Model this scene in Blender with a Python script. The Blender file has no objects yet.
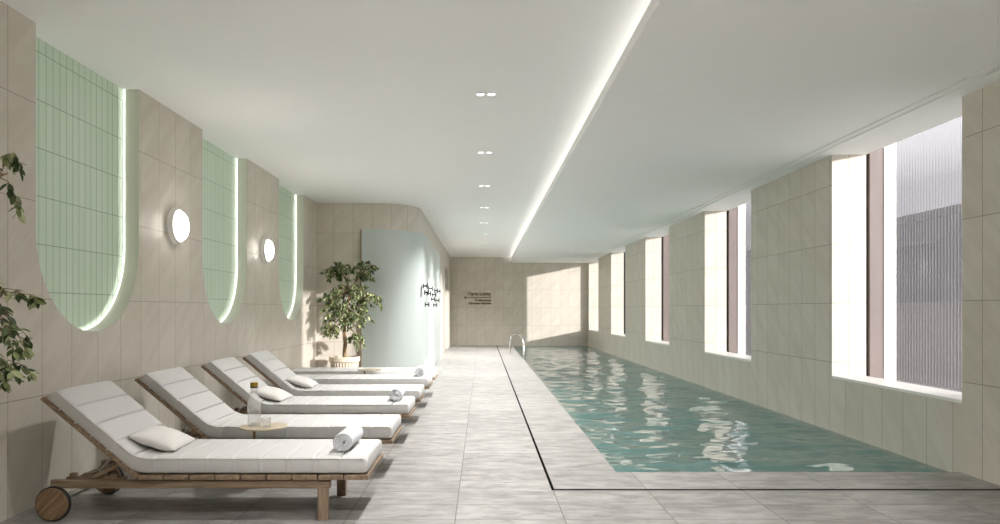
import bpy, bmesh, math, random
from mathutils import Vector, Matrix, noise as mnoise
from mathutils.geometry import tessellate_polygon
PI = math.pi
SC = bpy.context.scene
COL = SC.collection
random.seed(7)

# ------------------------------------------------------------------ constants (metres)
WL = -3.174      # face of the left wall
WR = 4.11        # face of the right wall
YB = 27.3        # face of the far wall
YF = -2.6        # wall behind the camera
YP = 13.4        # wall behind the potted tree
XL = -1.25       # long wall beyond the curved corner
RC = 0.85        # radius of the curved corner
ZL = 3.435       # ceiling above the deck
ZR = 3.22        # ceiling above the pool
POOLX, POOLY = 1.152, 6.03
WATER = -0.02

SKY = 1.2
XR = 4.84        # plane of the reeded glass
# ------------------------------------------------------------------ node helpers
def new_mat(name):
    m = bpy.data.materials.new(name); m.use_nodes = True
    nt = m.node_tree
    for n in list(nt.nodes): nt.nodes.remove(n)
    out = nt.nodes.new('ShaderNodeOutputMaterial')
    return m, nt, out

def N(nt, kind, **kw):
    n = nt.nodes.new('ShaderNode' + kind)
    for k, v in kw.items():
        if k.startswith('i_'):
            key = k[2:].replace('_', ' ')
            n.inputs[key].default_value = v
        else: setattr(n, k, v)
    return n

def srgb(r, g, b):
    f = lambda c: (c/12.92 if c <= .04045 else ((c+.055)/1.055)**2.4)
    return (f(r/255), f(g/255), f(b/255), 1)

def ramp(nt, fac, stops):
    r = N(nt, 'ValToRGB')
    e = r.color_ramp.elements
    e[0].position, e[0].color = stops[0]
    e[1].position, e[1].color = stops[-1]
    for p, c in stops[1:-1]:
        x = e.new(p); x.color = c
    nt.links.new(fac, r.inputs[0])
    return r.outputs[0]

def mix(nt, fac, a, b, mode='MIX'):
    m = N(nt, 'Mix', data_type='RGBA', blend_type=mode)
    for s, v in ((0, fac), (6, a), (7, b)):
        if hasattr(v, 'links'): nt.links.new(v, m.inputs[s])
        else: m.inputs[s].default_value = v
    return m.outputs[2]

def plain(name, col, rough=.5, metal=0, bump=0, bscale=200, var=.0, spec=.5):
    m, nt, out = new_mat(name)
    p = N(nt, 'BsdfPrincipled', i_Roughness=rough, i_Metallic=metal)
    p.inputs['Specular IOR Level'].default_value = spec
    tc = N(nt, 'TexCoord')
    nz = N(nt, 'TexNoise', i_Scale=bscale, i_Detail=3)
    nt.links.new(tc.outputs['Object'], nz.inputs['Vector'])
    c2 = tuple(min(1, c*(1-var)) for c in col[:3]) + (1,)
    nt.links.new(mix(nt, nz.outputs[0], c2, col), p.inputs['Base Color'])
    if bump:
        b = N(nt, 'Bump', i_Strength=bump, i_Distance=.002)
        nt.links.new(nz.outputs[0], b.inputs['Height']); nt.links.new(b.outputs[0], p.inputs['Normal'])
    nt.links.new(p.outputs[0], out.inputs[0])
    return m

def tile(name, ca, cb, vein, w, h, off=(0, 0), mortar=(.3, .28, .24, 1), msize=.003, rough=.45,
         vscale=(1, 1), vrot=.7, vamt=.5, bump=.15, mottle=2.5, tall=None):
    """stone tiles in a stack bond; UVs are metres"""
    m, nt, out = new_mat(name)
    L = nt.links.new
    uv = N(nt, 'UVMap')
    if tall:        # the lowest course is taller: it runs down past the floor line
        sx = N(nt, 'SeparateXYZ'); L(uv.outputs[0], sx.inputs[0])
        a1 = N(nt, 'Math', operation='SUBTRACT'); a1.inputs[0].default_value = tall; L(sx.outputs[1], a1.inputs[1])
        a2 = N(nt, 'Math', operation='MAXIMUM'); L(a1.outputs[0], a2.inputs[0]); a2.inputs[1].default_value = 0
        a3 = N(nt, 'Math', operation='MULTIPLY_ADD'); L(a2.outputs[0], a3.inputs[0]); a3.inputs[1].default_value = .22; L(sx.outputs[1], a3.inputs[2])
        cb_ = N(nt, 'CombineXYZ'); L(sx.outputs[0], cb_.inputs[0]); L(a3.outputs[0], cb_.inputs[1]); uv = cb_
    mp = N(nt, 'Mapping'); mp.inputs['Location'].default_value = (-off[0], -off[1], 0)
    L(uv.outputs[0], mp.inputs[0])
    br = N(nt, 'TexBrick', offset=0.0, squash=1.0)
    for k, v in (('Scale', 1), ('Mortar Size', msize), ('Mortar Smooth', .1), ('Bias', 0), ('Brick Width', w), ('Row Height', h)):
        br.inputs[k].default_value = v
    br.inputs['Color1'].default_value = (0, 0, 0, 1); br.inputs['Color2'].default_value = (1, 1, 1, 1)
    br.inputs['Mortar'].default_value = (.5, .5, .5, 1)
    L(mp.outputs[0], br.inputs[0])
    # per-tile shift of the veining so that it breaks at the joints
    sep = N(nt, 'SeparateXYZ'); L(uv.outputs[0], sep.inputs[0])
    sc = N(nt, 'VectorMath', operation='SCALE'); sc.inputs['Scale'].default_value = 7.0
    L(br.outputs['Color'], sc.inputs[0])
    ad = N(nt, 'VectorMath', operation='ADD'); L(uv.outputs[0], ad.inputs[0]); L(sc.outputs[0], ad.inputs[1])
    m2 = N(nt, 'Mapping', vector_type='TEXTURE'); m2.inputs['Rotation'].default_value = (0, 0, vrot); m2.inputs['Scale'].default_value = (1/vscale[0], 1/vscale[1], 1)
    L(ad.outputs[0], m2.inputs[0])
    n1 = N(nt, 'TexNoise', i_Scale=1.0, i_Detail=9, i_Roughness=.68, i_Distortion=.25); L(m2.outputs[0], n1.inputs['Vector'])
    n2 = N(nt, 'TexNoise', i_Scale=mottle, i_Detail=4); L(ad.outputs[0], n2.inputs['Vector'])
    base = mix(nt, br.outputs['Color'], ca, cb)
    base = mix(nt, ramp(nt, n2.outputs[0], [(.35, (0, 0, 0, 1)), (.7, (.5, .5, .5, 1))]), base, cb)
    v = ramp(nt, n1.outputs[0], [(.38, (vamt, vamt, vamt, 1)), (.62, (0, 0, 0, 1))])
    base = mix(nt, v, base, vein)
    col = mix(nt, br.outputs['Fac'], base, mortar)
    p = N(nt, 'BsdfPrincipled', i_Roughness=rough)
    L(col, p.inputs['Base Color'])
    hm = N(nt, 'Math', operation='MULTIPLY_ADD'); L(br.outputs['Fac'], hm.inputs[0]); hm.inputs[1].default_value = -1.0
    hs = N(nt, 'Math', operation='MULTIPLY'); L(n1.outputs[0], hs.inputs[0]); hs.inputs[1].default_value = .35
    L(hs.outputs[0], hm.inputs[2])
    b = N(nt, 'Bump', i_Strength=bump, i_Distance=.004); L(hm.outputs[0], b.inputs['Height']); L(b.outputs[0], p.inputs['Normal'])
    L(p.outputs[0], out.inputs[0])
    return m

def wood(name, a, b, grain=(3, 45, 45), rough=.55, turn=0):
    m, nt, out = new_mat(name); L = nt.links.new
    tc = N(nt, 'TexCoord'); mp = N(nt, 'Mapping'); mp.inputs['Scale'].default_value = [1/g for g in grain]; mp.vector_type = 'TEXTURE'; mp.inputs['Rotation'].default_value = (0, turn, 0)
    L(tc.outputs['Object'], mp.inputs[0])
    n = N(nt, 'TexNoise', i_Scale=1, i_Detail=5, i_Distortion=.8); L(mp.outputs[0], n.inputs['Vector'])
    p = N(nt, 'BsdfPrincipled', i_Roughness=rough)
    L(ramp(nt, n.outputs[0], [(.3, a), (.7, b)]), p.inputs['Base Color'])
    bp = N(nt, 'Bump', i_Strength=.2, i_Distance=.003); L(n.outputs[0], bp.inputs['Height']); L(bp.outputs[0], p.inputs['Normal'])
    L(p.outputs[0], out.inputs[0])
    return m

def emitter(name, col, strength):
    m, nt, out = new_mat(name)
    e = N(nt, 'Emission', i_Strength=strength); e.inputs[0].default_value = col
    nt.links.new(e.outputs[0], out.inputs[0])
    return m

def schlick(nt, f0, power=5.0, normal=None):
    lw = N(nt, 'LayerWeight', i_Blend=.5)
    if normal: nt.links.new(normal, lw.inputs['Normal'])
    p = N(nt, 'Math', operation='POWER'); nt.links.new(lw.outputs['Facing'], p.inputs[0]); p.inputs[1].default_value = power
    m = N(nt, 'Math', operation='MULTIPLY_ADD'); nt.links.new(p.outputs[0], m.inputs[0]); m.inputs[1].default_value = 1-f0; m.inputs[2].default_value = f0
    return m.outputs[0]

def clear_glass(name, tint=(1, 1, 1, 1), ior=1.45, body=.0, rough=0.0):
    m, nt, out = new_mat(name); L = nt.links.new
    t = N(nt, 'BsdfTransparent'); t.inputs[0].default_value = tint
    g = N(nt, 'BsdfGlossy', i_Roughness=rough)
    s = N(nt, 'MixShader'); L(schlick(nt, ((ior-1)/(ior+1))**2), s.inputs[0]); L(t.outputs[0], s.inputs[1]); L(g.outputs[0], s.inputs[2])
    o = s.outputs[0]
    if body:
        d = N(nt, 'BsdfTranslucent'); d.inputs[0].default_value = (.9, .9, .9, 1)
        s2 = N(nt, 'MixShader'); s2.inputs[0].default_value = body
        L(o, s2.inputs[1]); L(d.outputs[0], s2.inputs[2]); o = s2.outputs[0]
    L(o, out.inputs[0])
    return m

M = {}
M['wall'] = tile('limestone wall tile', srgb(208, 202, 190), srgb(215, 209, 198), srgb(190, 182, 167), .365, .695, (0, .085),
                 mortar=srgb(160, 150, 134), vscale=(1.0, 5.5), vrot=.75, vamt=.48, tall=.78)
M['wall_right'] = tile('limestone wall tile over the pool', srgb(208, 202, 190), srgb(215, 209, 198), srgb(190, 182, 167), .3623, .695, (5.755, .085),
                 mortar=srgb(140, 130, 112), vscale=(1.0, 5.5), vrot=.75, vamt=.48, tall=.78)
M['floor'] = tile('grey stone floor tile', srgb(154, 152, 149), srgb(167, 165, 162), srgb(114, 111, 107), .73, .36, (.548, .34),
                 mortar=srgb(100, 96, 90), msize=.004, rough=.42, vscale=(4, 10), vrot=0.0, vamt=.8, bump=.12, mottle=6)
M['green'] = tile('sage green glazed tile', srgb(206, 226, 205), srgb(213, 231, 212), srgb(198, 219, 197), .087, .36, (.02, .17),
                 mortar=srgb(132, 158, 134), msize=.0028, rough=.28, vamt=.2, bump=.3)
M['basin'] = tile('teal pool mosaic', srgb(156, 192, 188), srgb(168, 202, 198), srgb(142, 180, 177), .3, .3, (0, 0),
                 mortar=srgb(176, 206, 200), msize=.006, rough=.4, vamt=.2)
M['reveal'] = plain('smooth pale plaster', srgb(214, 216, 204), .6, var=.03, bscale=8)
M['ceiling'] = plain('white ceiling paint', srgb(249, 249, 248), .75, var=.02, bscale=3, spec=.2)
M['white'] = plain('white painted metal', srgb(236, 235, 230), .4, var=.02)
M['mint'] = plain('mint satin panel', srgb(197, 206, 203), .45, var=.03, bscale=1.5)
M['bronze'] = plain('dark bronze', srgb(158, 142, 120), .4, .4, var=.15, bscale=20)
M['mauve'] = plain('mauve brown cladding', srgb(116, 105, 100), .6, var=.08, bscale=6)
M['black'] = plain('matt black', srgb(18, 18, 18), .5, var=.1)
M['drain'] = plain('black slot drain', srgb(7, 7, 7), .9, var=.1, spec=.05)
M['fabric'] = plain('off white outdoor fabric', srgb(198, 197, 195), .9, bump=.35, bscale=320, var=.06, spec=.15)
M['pillow'] = plain('warm grey linen', srgb(216, 213, 209), .95, bump=.35, bscale=260, var=.08, spec=.1)
M['piping'] = plain('pale grey piping', srgb(206, 203, 199), .9, var=.04, spec=.1)
M['terry'] = plain('white terry cloth', srgb(222, 224, 228), 1.0, bump=.8, bscale=420, var=.10, spec=.05)
M['teak'] = wood('weathered teak', srgb(104, 87, 70), srgb(160, 138, 114))
M['teak_up'] = wood('weathered teak upright', srgb(108, 91, 74), srgb(164, 142, 118), grain=(45, 45, 3))
M['teak_across'] = wood('weathered teak slat', srgb(102, 85, 68), srgb(156, 134, 110), grain=(30, 3, 30))
M['teak_disc'] = wood('teak wheel', srgb(92, 70, 50), srgb(150, 122, 92), grain=(4, 40, 55), turn=-.85)
M['steel'] = plain('brushed steel', srgb(190, 188, 182), .3, 1.0, var=.1, bscale=60)
M['chrome'] = plain('polished steel', srgb(214, 214, 212), .12, 1.0, var=.04, bscale=30)
M['brass'] = plain('champagne metal', srgb(198, 184, 160), .4, .5, var=.06, bscale=30)
M['gold'] = plain('gold cap', srgb(176, 146, 70), .35, .9, var=.08)
M['stem'] = plain('dark brass stem', srgb(116, 92, 62), .35, .8, var=.08)
M['sign'] = plain('antique brass lettering', srgb(112, 84, 44), .45, .2, var=.15, bscale=30)
M['pot'] = plain('cream ceramic', srgb(206, 194, 176), .6, var=.06, bscale=14)
M['soil'] = plain('dark soil', srgb(62, 48, 36), 1, bump=1, bscale=60, var=.5)
M['bark'] = wood('pale bark', srgb(120, 98, 74), srgb(176, 152, 120), grain=(18, 18, 5), rough=.8)
M['glass'] = clear_glass('clear bottle glass', (1, 1, 1, 1), 1.5, body=.15)
M['water_in'] = clear_glass('still water', (1, 1, 1, 1), 1.25)
M['pane'] = clear_glass('clear window glass', (.96, .97, .98, 1), 1.3)
M['dome'] = emitter('lit opal glass', (1, .94, .86, 1), 4.5)
M['lamp'] = emitter('lit downlight lens', (1, .97, .93, 1), .6)
M['led'] = emitter('warm white light strip', (1, .98, .93, 1), 1.0)
M['led_cove'] = emitter('warm white cove strip', (1, .98, .94, 1), .85)
M['facade'] = plain('grey facade', srgb(120, 116, 116), .8, var=.15, bscale=.6)
M['facade_glass'] = plain('dark facade glass', srgb(60, 64, 70), .2, var=.2, bscale=.4)
M['ground'] = plain('outdoor paving', srgb(226, 224, 220), .9, var=.2, bscale=.5)  # pale so that it throws daylight up to the ceiling

def leaf_mat():
    m, nt, out = new_mat('glossy fig leaf'); L = nt.links.new
    g = N(nt, 'NewGeometry')
    c = ramp(nt, g.outputs['Random Per Island'], [(0, srgb(50, 64, 38)), (.45, srgb(96, 114, 70)), (.75, srgb(156, 168, 114)), (1, srgb(206, 210, 168))])
    p = N(nt, 'BsdfPrincipled', i_Roughness=.38); L(c, p.inputs['Base Color'])
    t = N(nt, 'BsdfTranslucent'); L(c, t.inputs[0])
    s = N(nt, 'MixShader'); s.inputs[0].default_value = .22; L(p.outputs[0], s.inputs[1]); L(t.outputs[0], s.inputs[2])
    L(s.outputs[0], out.inputs[0])
    return m
M['leaf'] = leaf_mat()

def ribbed_mat():
    m, nt, out = new_mat('smoked reeded glass'); L = nt.links.new
    lw = N(nt, 'LayerWeight', i_Blend=.35)
    tint = ramp(nt, lw.outputs['Facing'], [(0, (.72, .70, .71, 1)), (.5, (.5, .48, .49, 1)), (1, (.12, .115, .12, 1))])
    t = N(nt, 'BsdfTransparent'); L(tint, t.inputs[0])
    r = N(nt, 'BsdfRefraction', i_IOR=1.35, i_Roughness=.12); L(tint, r.inputs[0])
    s0 = N(nt, 'MixShader'); s0.inputs[0].default_value = .3; L(t.outputs[0], s0.inputs[1]); L(r.outputs[0], s0.inputs[2])
    d = N(nt, 'BsdfTranslucent'); d.inputs[0].default_value = (.5, .48, .49, 1)
    s1 = N(nt, 'MixShader'); s1.inputs[0].default_value = .11; L(s0.outputs[0], s1.inputs[1]); L(d.outputs[0], s1.inputs[2])
    g = N(nt, 'BsdfGlossy', i_Roughness=.12)
    s2 = N(nt, 'MixShader'); L(schlick(nt, .04), s2.inputs[0]); L(s1.outputs[0], s2.inputs[1]); L(g.outputs[0], s2.inputs[2])
    L(s2.outputs[0], out.inputs[0])
    return m
M['ribbed'] = ribbed_mat()

def water_mat():
    m, nt, out = new_mat('pool water'); L = nt.links.new
    tc = N(nt, 'TexCoord')
    n = N(nt, 'TexNoise', i_Scale=5.5, i_Detail=2, i_Distortion=.6)
    mp = N(nt, 'Mapping'); mp.inputs['Scale'].default_value = (.7, 1.2, 1); L(tc.outputs['Object'], mp.inputs[0]); L(mp.outputs[0], n.inputs['Vector'])
    b = N(nt, 'Bump', i_Strength=.25, i_Distance=.03); L(n.outputs[0], b.inputs['Height'])
    t = N(nt, 'BsdfTransparent'); t.inputs[0].default_value = (.68, .88, .87, 1)
    r = N(nt, 'BsdfRefraction', i_IOR=1.25, i_Roughness=.02); r.inputs[0].default_value = (.68, .88, .87, 1); L(b.outputs[0], r.inputs['Normal'])
    s0 = N(nt, 'MixShader'); s0.inputs[0].default_value = .3; L(t.outputs[0], s0.inputs[1]); L(r.outputs[0], s0.inputs[2])
    df = N(nt, 'BsdfDiffuse'); df.inputs[0].default_value = (.40, .62, .61, 1)
    sd_ = N(nt, 'MixShader'); sd_.inputs[0].default_value = .05; L(s0.outputs[0], sd_.inputs[1]); L(df.outputs[0], sd_.inputs[2]); s0 = sd_
    g = N(nt, 'BsdfGlossy', i_Roughness=.0); L(b.outputs[0], g.inputs['Normal'])
    s = N(nt, 'MixShader'); L(schlick(nt, .13, 3.8, b.outputs[0]), s.inputs[0]); L(s0.outputs[0], s.inputs[1]); L(g.outputs[0], s.inputs[2])
    L(s.outputs[0], out.inputs[0])
    return m
M['water'] = water_mat()

# ------------------------------------------------------------------ mesh helpers
def link(name, bm, mats, parent=None, smooth=False, loc=None, rot=None, kind=None):
    me = bpy.data.meshes.new(name)
    bmesh.ops.recalc_face_normals(bm, faces=bm.faces[:])
    bm.to_mesh(me); bm.free()
    for mt in (mats if isinstance(mats, (list, tuple)) else [mats]): me.materials.append(M[mt])
    if smooth: me.polygons.foreach_set('use_smooth', [True]*len(me.polygons))
    o = bpy.data.objects.new(name, me); COL.objects.link(o)
    if parent: o.parent = parent
    if loc: o.location = loc
    if rot: o.rotation_euler = rot
    if kind: o['kind'] = kind
    return o

def tag(o, label=None, cat=None, group=None, kind=None):
    if label: o['label'] = label
    if cat: o['category'] = cat
    if group: o['group'] = group
    if kind: o['kind'] = kind
    return o

def thing(name, label, cat, loc=(0, 0, 0), group=None, rot=(0, 0, 0)):
    o = bpy.data.objects.new(name, None); COL.objects.link(o)
    o.empty_display_size = .1; o.location = loc; o.rotation_euler = rot
    return tag(o, label, cat, group)

def kids(o): return [c for c in COL.objects if c.parent == o]

def dup(o, loc=None, label=None, group=None, parent=None):
    c = o.copy(); COL.objects.link(c)
    if parent: c.parent = parent
    if loc: c.location = loc
    if label: c['label'] = label
    if group: c['group'] = group
    for k in kids(o): dup(k, parent=c)
    return c

def box(bm, x0, x1, y0, y1, z0, z1, bev=0, mi=0, mat=None, seg=2):
    g = bmesh.ops.create_cube(bm, size=1)
    vs = g['verts']
    for v in vs: v.co = Vector(((x0+x1)/2+v.co.x*(x1-x0), (y0+y1)/2+v.co.y*(y1-y0), (z0+z1)/2+v.co.z*(z1-z0)))
    fs = list({f for v in vs for f in v.link_faces})
    if bev:
        r = bmesh.ops.bevel(bm, geom=list({e for v in vs for e in v.link_edges}), offset=bev, segments=seg, affect='EDGES', profile=.5)
        fs = list({f for v in r['verts'] for f in v.link_faces}); vs = list({v for f in fs for v in f.verts})
    if mi:
        for f in fs: f.material_index = mi
    if mat is not None:
        for v in vs: v.co = mat @ v.co
    return fs

def tube(bm, pts, rad, n=10, mi=0, cap=True):
    pts = [Vector(p) for p in pts]
    if not hasattr(rad, '__len__'): rad = [rad]*len(pts)
    rings = []; nrm = None
    for i, p in enumerate(pts):
        t = (pts[min(i+1, len(pts)-1)]-pts[max(i-1, 0)]).normalized()
        if nrm is None:
            a = Vector((0, 0, 1)) if abs(t.z) < .9 else Vector((1, 0, 0))
            nrm = t.cross(a).normalized()
        else:
            nrm = (nrm - t*nrm.dot(t)).normalized()
        b = t.cross(nrm)
        rings.append([bm.verts.new(p+(nrm*math.cos(2*PI*k/n)+b*math.sin(2*PI*k/n))*rad[i]) for k in range(n)])
    fs = []
    for r0, r1 in zip(rings, rings[1:]):
        for k in range(n): fs.append(bm.faces.new((r0[k], r0[(k+1) % n], r1[(k+1) % n], r1[k])))
    if cap: fs.append(bm.faces.new(rings[0][::-1])); fs.append(bm.faces.new(rings[-1]))
    for f in fs: f.material_index = mi
    return fs

def lathe(bm, prof, n=40, mat=None, mi=0, close=False, rfun=None):
    """profile of (r, z) about z; r = 0 makes a pole"""
    mat = mat or Matrix()
    rings = []
    for r, z in prof:
        if r < 1e-6: rings.append([bm.verts.new(mat @ Vector((0, 0, z)))])
        else:
            rings.append([bm.verts.new(mat @ Vector((math.cos(2*PI*k/n)*(rfun(r, z, 2*PI*k/n) if rfun else r),
                                                     math.sin(2*PI*k/n)*(rfun(r, z, 2*PI*k/n) if rfun else r), z))) for k in range(n)])
    for a, b in zip(rings, rings[1:]):
        for k in range(n):
            q = (a[k % len(a)], a[(k+1) % len(a)], b[(k+1) % len(b)], b[k % len(b)])
            q = tuple(dict.fromkeys(q))
            if len(q) > 2:
                f = bm.faces.new(q); f.material_index = mi

def set_uv(o, fn):
    me = o.data; uv = me.uv_layers.new(name='UVMap')
    for p in me.polygons:
        for li in p.loop_indices:
            uv.data[li].uv = fn(me.vertices[me.loops[li].vertex_index].co, p.normal)

uv_yz = lambda c, n: (c.y, c.z) if abs(n.x) >= abs(n.y) else (c.x, c.z)
uv_xz = uv_yz
uv_xy = lambda c, n: (c.x, c.y)
def uv_box(c, n):
    if abs(n.z) > .7: return (c.x, c.y)
    return (c.y, c.z) if abs(n.x) > abs(n.y) else (c.x, c.z)

def prism_x(outline, x0, x1, side_mi=None):
    """outline of (y, z) pushed along x from face x0 to back x1"""
    bm = bmesh.new()
    a = [bm.verts.new((x0, y, z)) for y, z in outline]; b = [bm.verts.new((x1, y, z)) for y, z in outline]
    for q in tessellate_polygon([[Vector((y, z, 0)) for y, z in outline]]):
        bm.faces.new([a[i] for i in q]); bm.faces.new([b[i] for i in q][::-1])
    n = len(a)
    for k in range(n):
        f = bm.faces.new((a[k], b[k], b[(k+1) % n], a[(k+1) % n]))
        if side_mi is not None and side_mi(outline[k], outline[(k+1) % n]): f.material_index = 1
    return bm

# ------------------------------------------------------------------ the setting
# left wall with three arched niches
NICHES = [5.72, 8.68, 11.66]; NR = .745; NZ = 1.965; ND = .15
def arch(yc, r, top, n=32):
    return [(yc+r, top)] + [(yc+r*math.cos(-PI*k/n), NZ+r*math.sin(-PI*k/n)) for k in range(n+1)] + [(yc-r, top)]
out = [(YF-.2, -.1), (YP+.1, -.1), (YP+.1, ZL+.05)]
for yc in reversed(NICHES): out += arch(yc, NR, ZL+.05)
out += [(YF-.2, ZL+.05)]
inside = lambda p: any(abs(p[0]-yc) <= NR+1e-4 for yc in NICHES) and p[1] > .5
o = link('wall_left', prism_x(out, WL, WL-ND, lambda a, b: inside(a) and inside(b) and not (a[1] > ZL and b[1] > ZL)), ['wall', 'reveal'], kind='structure')
set_uv(o, lambda c, n: (c.y-4.68, c.z))
bm = bmesh.new(); box(bm, WL-ND-.25, WL-ND-.001, YF-.2, YP+.3, -.1, ZL+.05)
o = link('wall_left_tiled_niche_back', bm, 'green', kind='structure'); o.name = 'trim_1'
set_uv(o, lambda c, n: (c.y-4.965, c.z+.08))
# wall behind the tree, curved corner, long wall with a door recess
def path_wall(name, pts, z0, z1, thick, mats, u0=0, normals=None):
    bm = bmesh.new(); uvl = bm.loops.layers.uv.new('UVMap')
    P = [Vector((x, y)) for x, y in pts]
    us = [u0]
    for a, b in zip(P, P[1:]): us.append(us[-1]+(b-a).length)
    offs = []
    for i in range(len(P)):
        t = (P[min(i+1, len(P)-1)]-P[max(i-1, 0)]).normalized(); offs.append(P[i]+Vector((-t.y, t.x))*thick)
    def quad(vs, uvs):
        f = bm.faces.new([bm.verts.new(v) for v in vs])
        for l, u in zip(f.loops, uvs): l[uvl].uv = u
    for i in range(len(P)-1):
        a, b, c, d = P[i], P[i+1], offs[i+1], offs[i]
        quad([(a.x, a.y, z0), (b.x, b.y, z0), (b.x, b.y, z1), (a.x, a.y, z1)], [(us[i], z0), (us[i+1], z0), (us[i+1], z1), (us[i], z1)])
        quad([(d.x, d.y, z0), (c.x, c.y, z0), (c.x, c.y, z1), (d.x, d.y, z1)], [(us[i], z0), (us[i+1], z0), (us[i+1], z1), (us[i], z1)])
        for z in (z0, z1): quad([(a.x, a.y, z), (b.x, b.y, z), (c.x, c.y, z), (d.x, d.y, z)], [(us[i], 0), (us[i+1], 0), (us[i+1], thick), (us[i], thick)])
    for i in (0, len(P)-1):
        a, d = P[i], offs[i]
        quad([(a.x, a.y, z0), (d.x, d.y, z0), (d.x, d.y, z1), (a.x, a.y, z1)], [(us[i], z0), (us[i]+thick, z0), (us[i]+thick, z1), (us[i], z1)])
    bmesh.ops.remove_doubles(bm, verts=bm.verts[:], dist=1e-5)
    return link(name, bm, mats, kind='structure'), us[-1]
cx, cy = XL-RC, YP+RC
arc = [(cx+RC*math.sin(PI/2*k/24), cy-RC*math.cos(PI/2*k/24)) for k in range(25)]
D0, D1, DZ = 23.4, 25.3, 2.86
path_wall('wall_back', [(WL-.2, YP)] + arc + [(XL, D0)], -.1, ZL+.05, .18, 'wall', .2)
path_wall('wall_inner', [(XL, D1), (XL, YB+.2)], -.1, ZL+.05, .18, 'wall', .1)
path_wall('wall_lintel', [(XL, D0), (XL, D1)], DZ, ZL+.05, .18, 'wall', .1)
bm = bmesh.new(); box(bm, XL-.22, XL-.16, D0-.1, D1+.1, 0, DZ+.1); box(bm, XL-.16, XL-.145, D0+.06, D1-.06, .01, DZ-.05, .004)
dr = link('door_1', bm, 'mauve', kind='structure')
bm = bmesh.new(); tube(bm, [(XL-.145, D0+.2, 1.0), (XL-.09, D0+.2, 1.0), (XL-.09, D0+.2, 1.3), (XL-.145, D0+.2, 1.3)], .01); link('door_handle', bm, 'bronze', dr)
# far wall, wall behind the camera
bm = bmesh.new(); box(bm, XL-.4, WR+.9, YB, YB+.2, -1.5, ZL+.1); o = link('wall_far', bm, 'wall', kind='structure'); set_uv(o, lambda c, n: (c.x-.1, c.z))
bm = bmesh.new(); box(bm, WL-.4, XR, YF-.2, YF, -.1, ZL+.1)
o = link('wall_near', bm, 'wall', kind='structure'); set_uv(o, uv_xz)
# right wall with five openings that run up to the ceiling
WIN = [(6.0+4.71*k, 8.23+4.71*k) for k in range(5)]
SILL = .60; XG = 4.51
out = [(YF-.2, -1.5), (YB+.1, -1.5), (YB+.1, ZR+.02)]
for a, b in reversed(WIN): out += [(b, ZR+.02), (b, SILL), (a, SILL), (a, ZR+.02)]
out += [(YF-.2, ZR+.02)]
o = link('wall_right', prism_x(out, WR, XG), 'wall_right', kind='structure'); set_uv(o, uv_yz)
# floor: outer deck, coping inside the slot drain
DX, DY, DW, DV = .548, 5.44, .012, .024
bm = bmesh.new()
def slab(outline, z0, z1):
    a = [bm.verts.new((x, y, z1)) for x, y in outline]; b = [bm.verts.new((x, y, z0)) for x, y in outline]
    for q in tessellate_polygon([[Vector((x, y, 0)) for x, y in outline]]):
        bm.faces.new([a[i] for i in q]); bm.faces.new([b[i] for i in q][::-1])
    for k in range(len(a)): bm.faces.new((a[k], a[(k+1) % len(a)], b[(k+1) % len(a)], b[k]))
slab([(WL-.2, YF-.1), (WR+.1, YF-.1), (WR+.1, DY-DV), (DX-DW, DY-DV), (DX-DW, YB+.1), (WL-.2, YB+.1)], -.12, 0)
slab([(DX+DW, DY+DV), (WR+.1, DY+DV), (WR+.1, POOLY), (POOLX, POOLY), (POOLX, YB+.1), (DX+DW, YB+.1)], -.12, 0)
o = link('floor', bm, 'floor', kind='structure'); set_uv(o, uv_box)
bm = bmesh.new()
box(bm, DX-DW, DX+DW, DY-DV, YB, -.1, -.003); box(bm, DX+DW, WR, DY-DV, DY+DV, -.1, -.003)
link('trim_2', bm, 'drain', kind='structure')
# pool basin
bm = bmesh.new()
PB = -1.25
box(bm, POOLX-.3, WR+.3, POOLY-.3, YB+.1, PB-.2, PB)
box(bm, POOLX-.2, POOLX, POOLY, YB, PB, -.121); box(bm, POOLX-.2, WR+.1, POOLY-.2, POOLY, PB, -.121)
box(bm, WR-.012, WR-.001, POOLY, YB, PB, -.06); box(bm, POOLX, WR-.012, YB-.012, YB-.001, PB, -.06)
box(bm, POOLX, WR-.012, POOLY, POOLY+.32, PB, -.85)
o = link('pool_basin', bm, 'basin', kind='structure'); set_uv(o, uv_box)
# water surface with real ripples
def wave(x, y):
    h = 0
    for sx, sy, a, ph in ((1.1, 2.7, .030, 0), (2.7, 6.4, .017, 11), (5, 11, .0075, 29)):
        h += a*mnoise.noise(Vector((x*sx+ph, y*sy+ph*.7, ph+.35*x)))
    return h
bm = bmesh.new()
x0, x1, y0, y1 = POOLX+.001, WR-.013, POOLY+.001, YB-.013
nx, ny = 84, 760
rows = []
for j in range(ny+1):
    y = y0+(y1-y0)*j/ny
    row = []
    for i in range(nx+1):
        x = x0+(x1-x0)*i/nx
        e = min(1, min(x-x0, x1-x, y-y0, y1-y)/.12)
        row.append(bm.verts.new((x, y, WATER+wave(x, y)*(.15+.85*e)-.006)))
    rows.append(row)
for r0, r1 in zip(rows, rows[1:]):
    for i in range(nx): bm.faces.new((r0[i], r0[i+1], r1[i+1], r1[i]))
o = link('pool_water', bm, 'water', smooth=True, kind='stuff')
tag(o, 'rippling teal water filling the long indoor pool', 'water')
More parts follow.
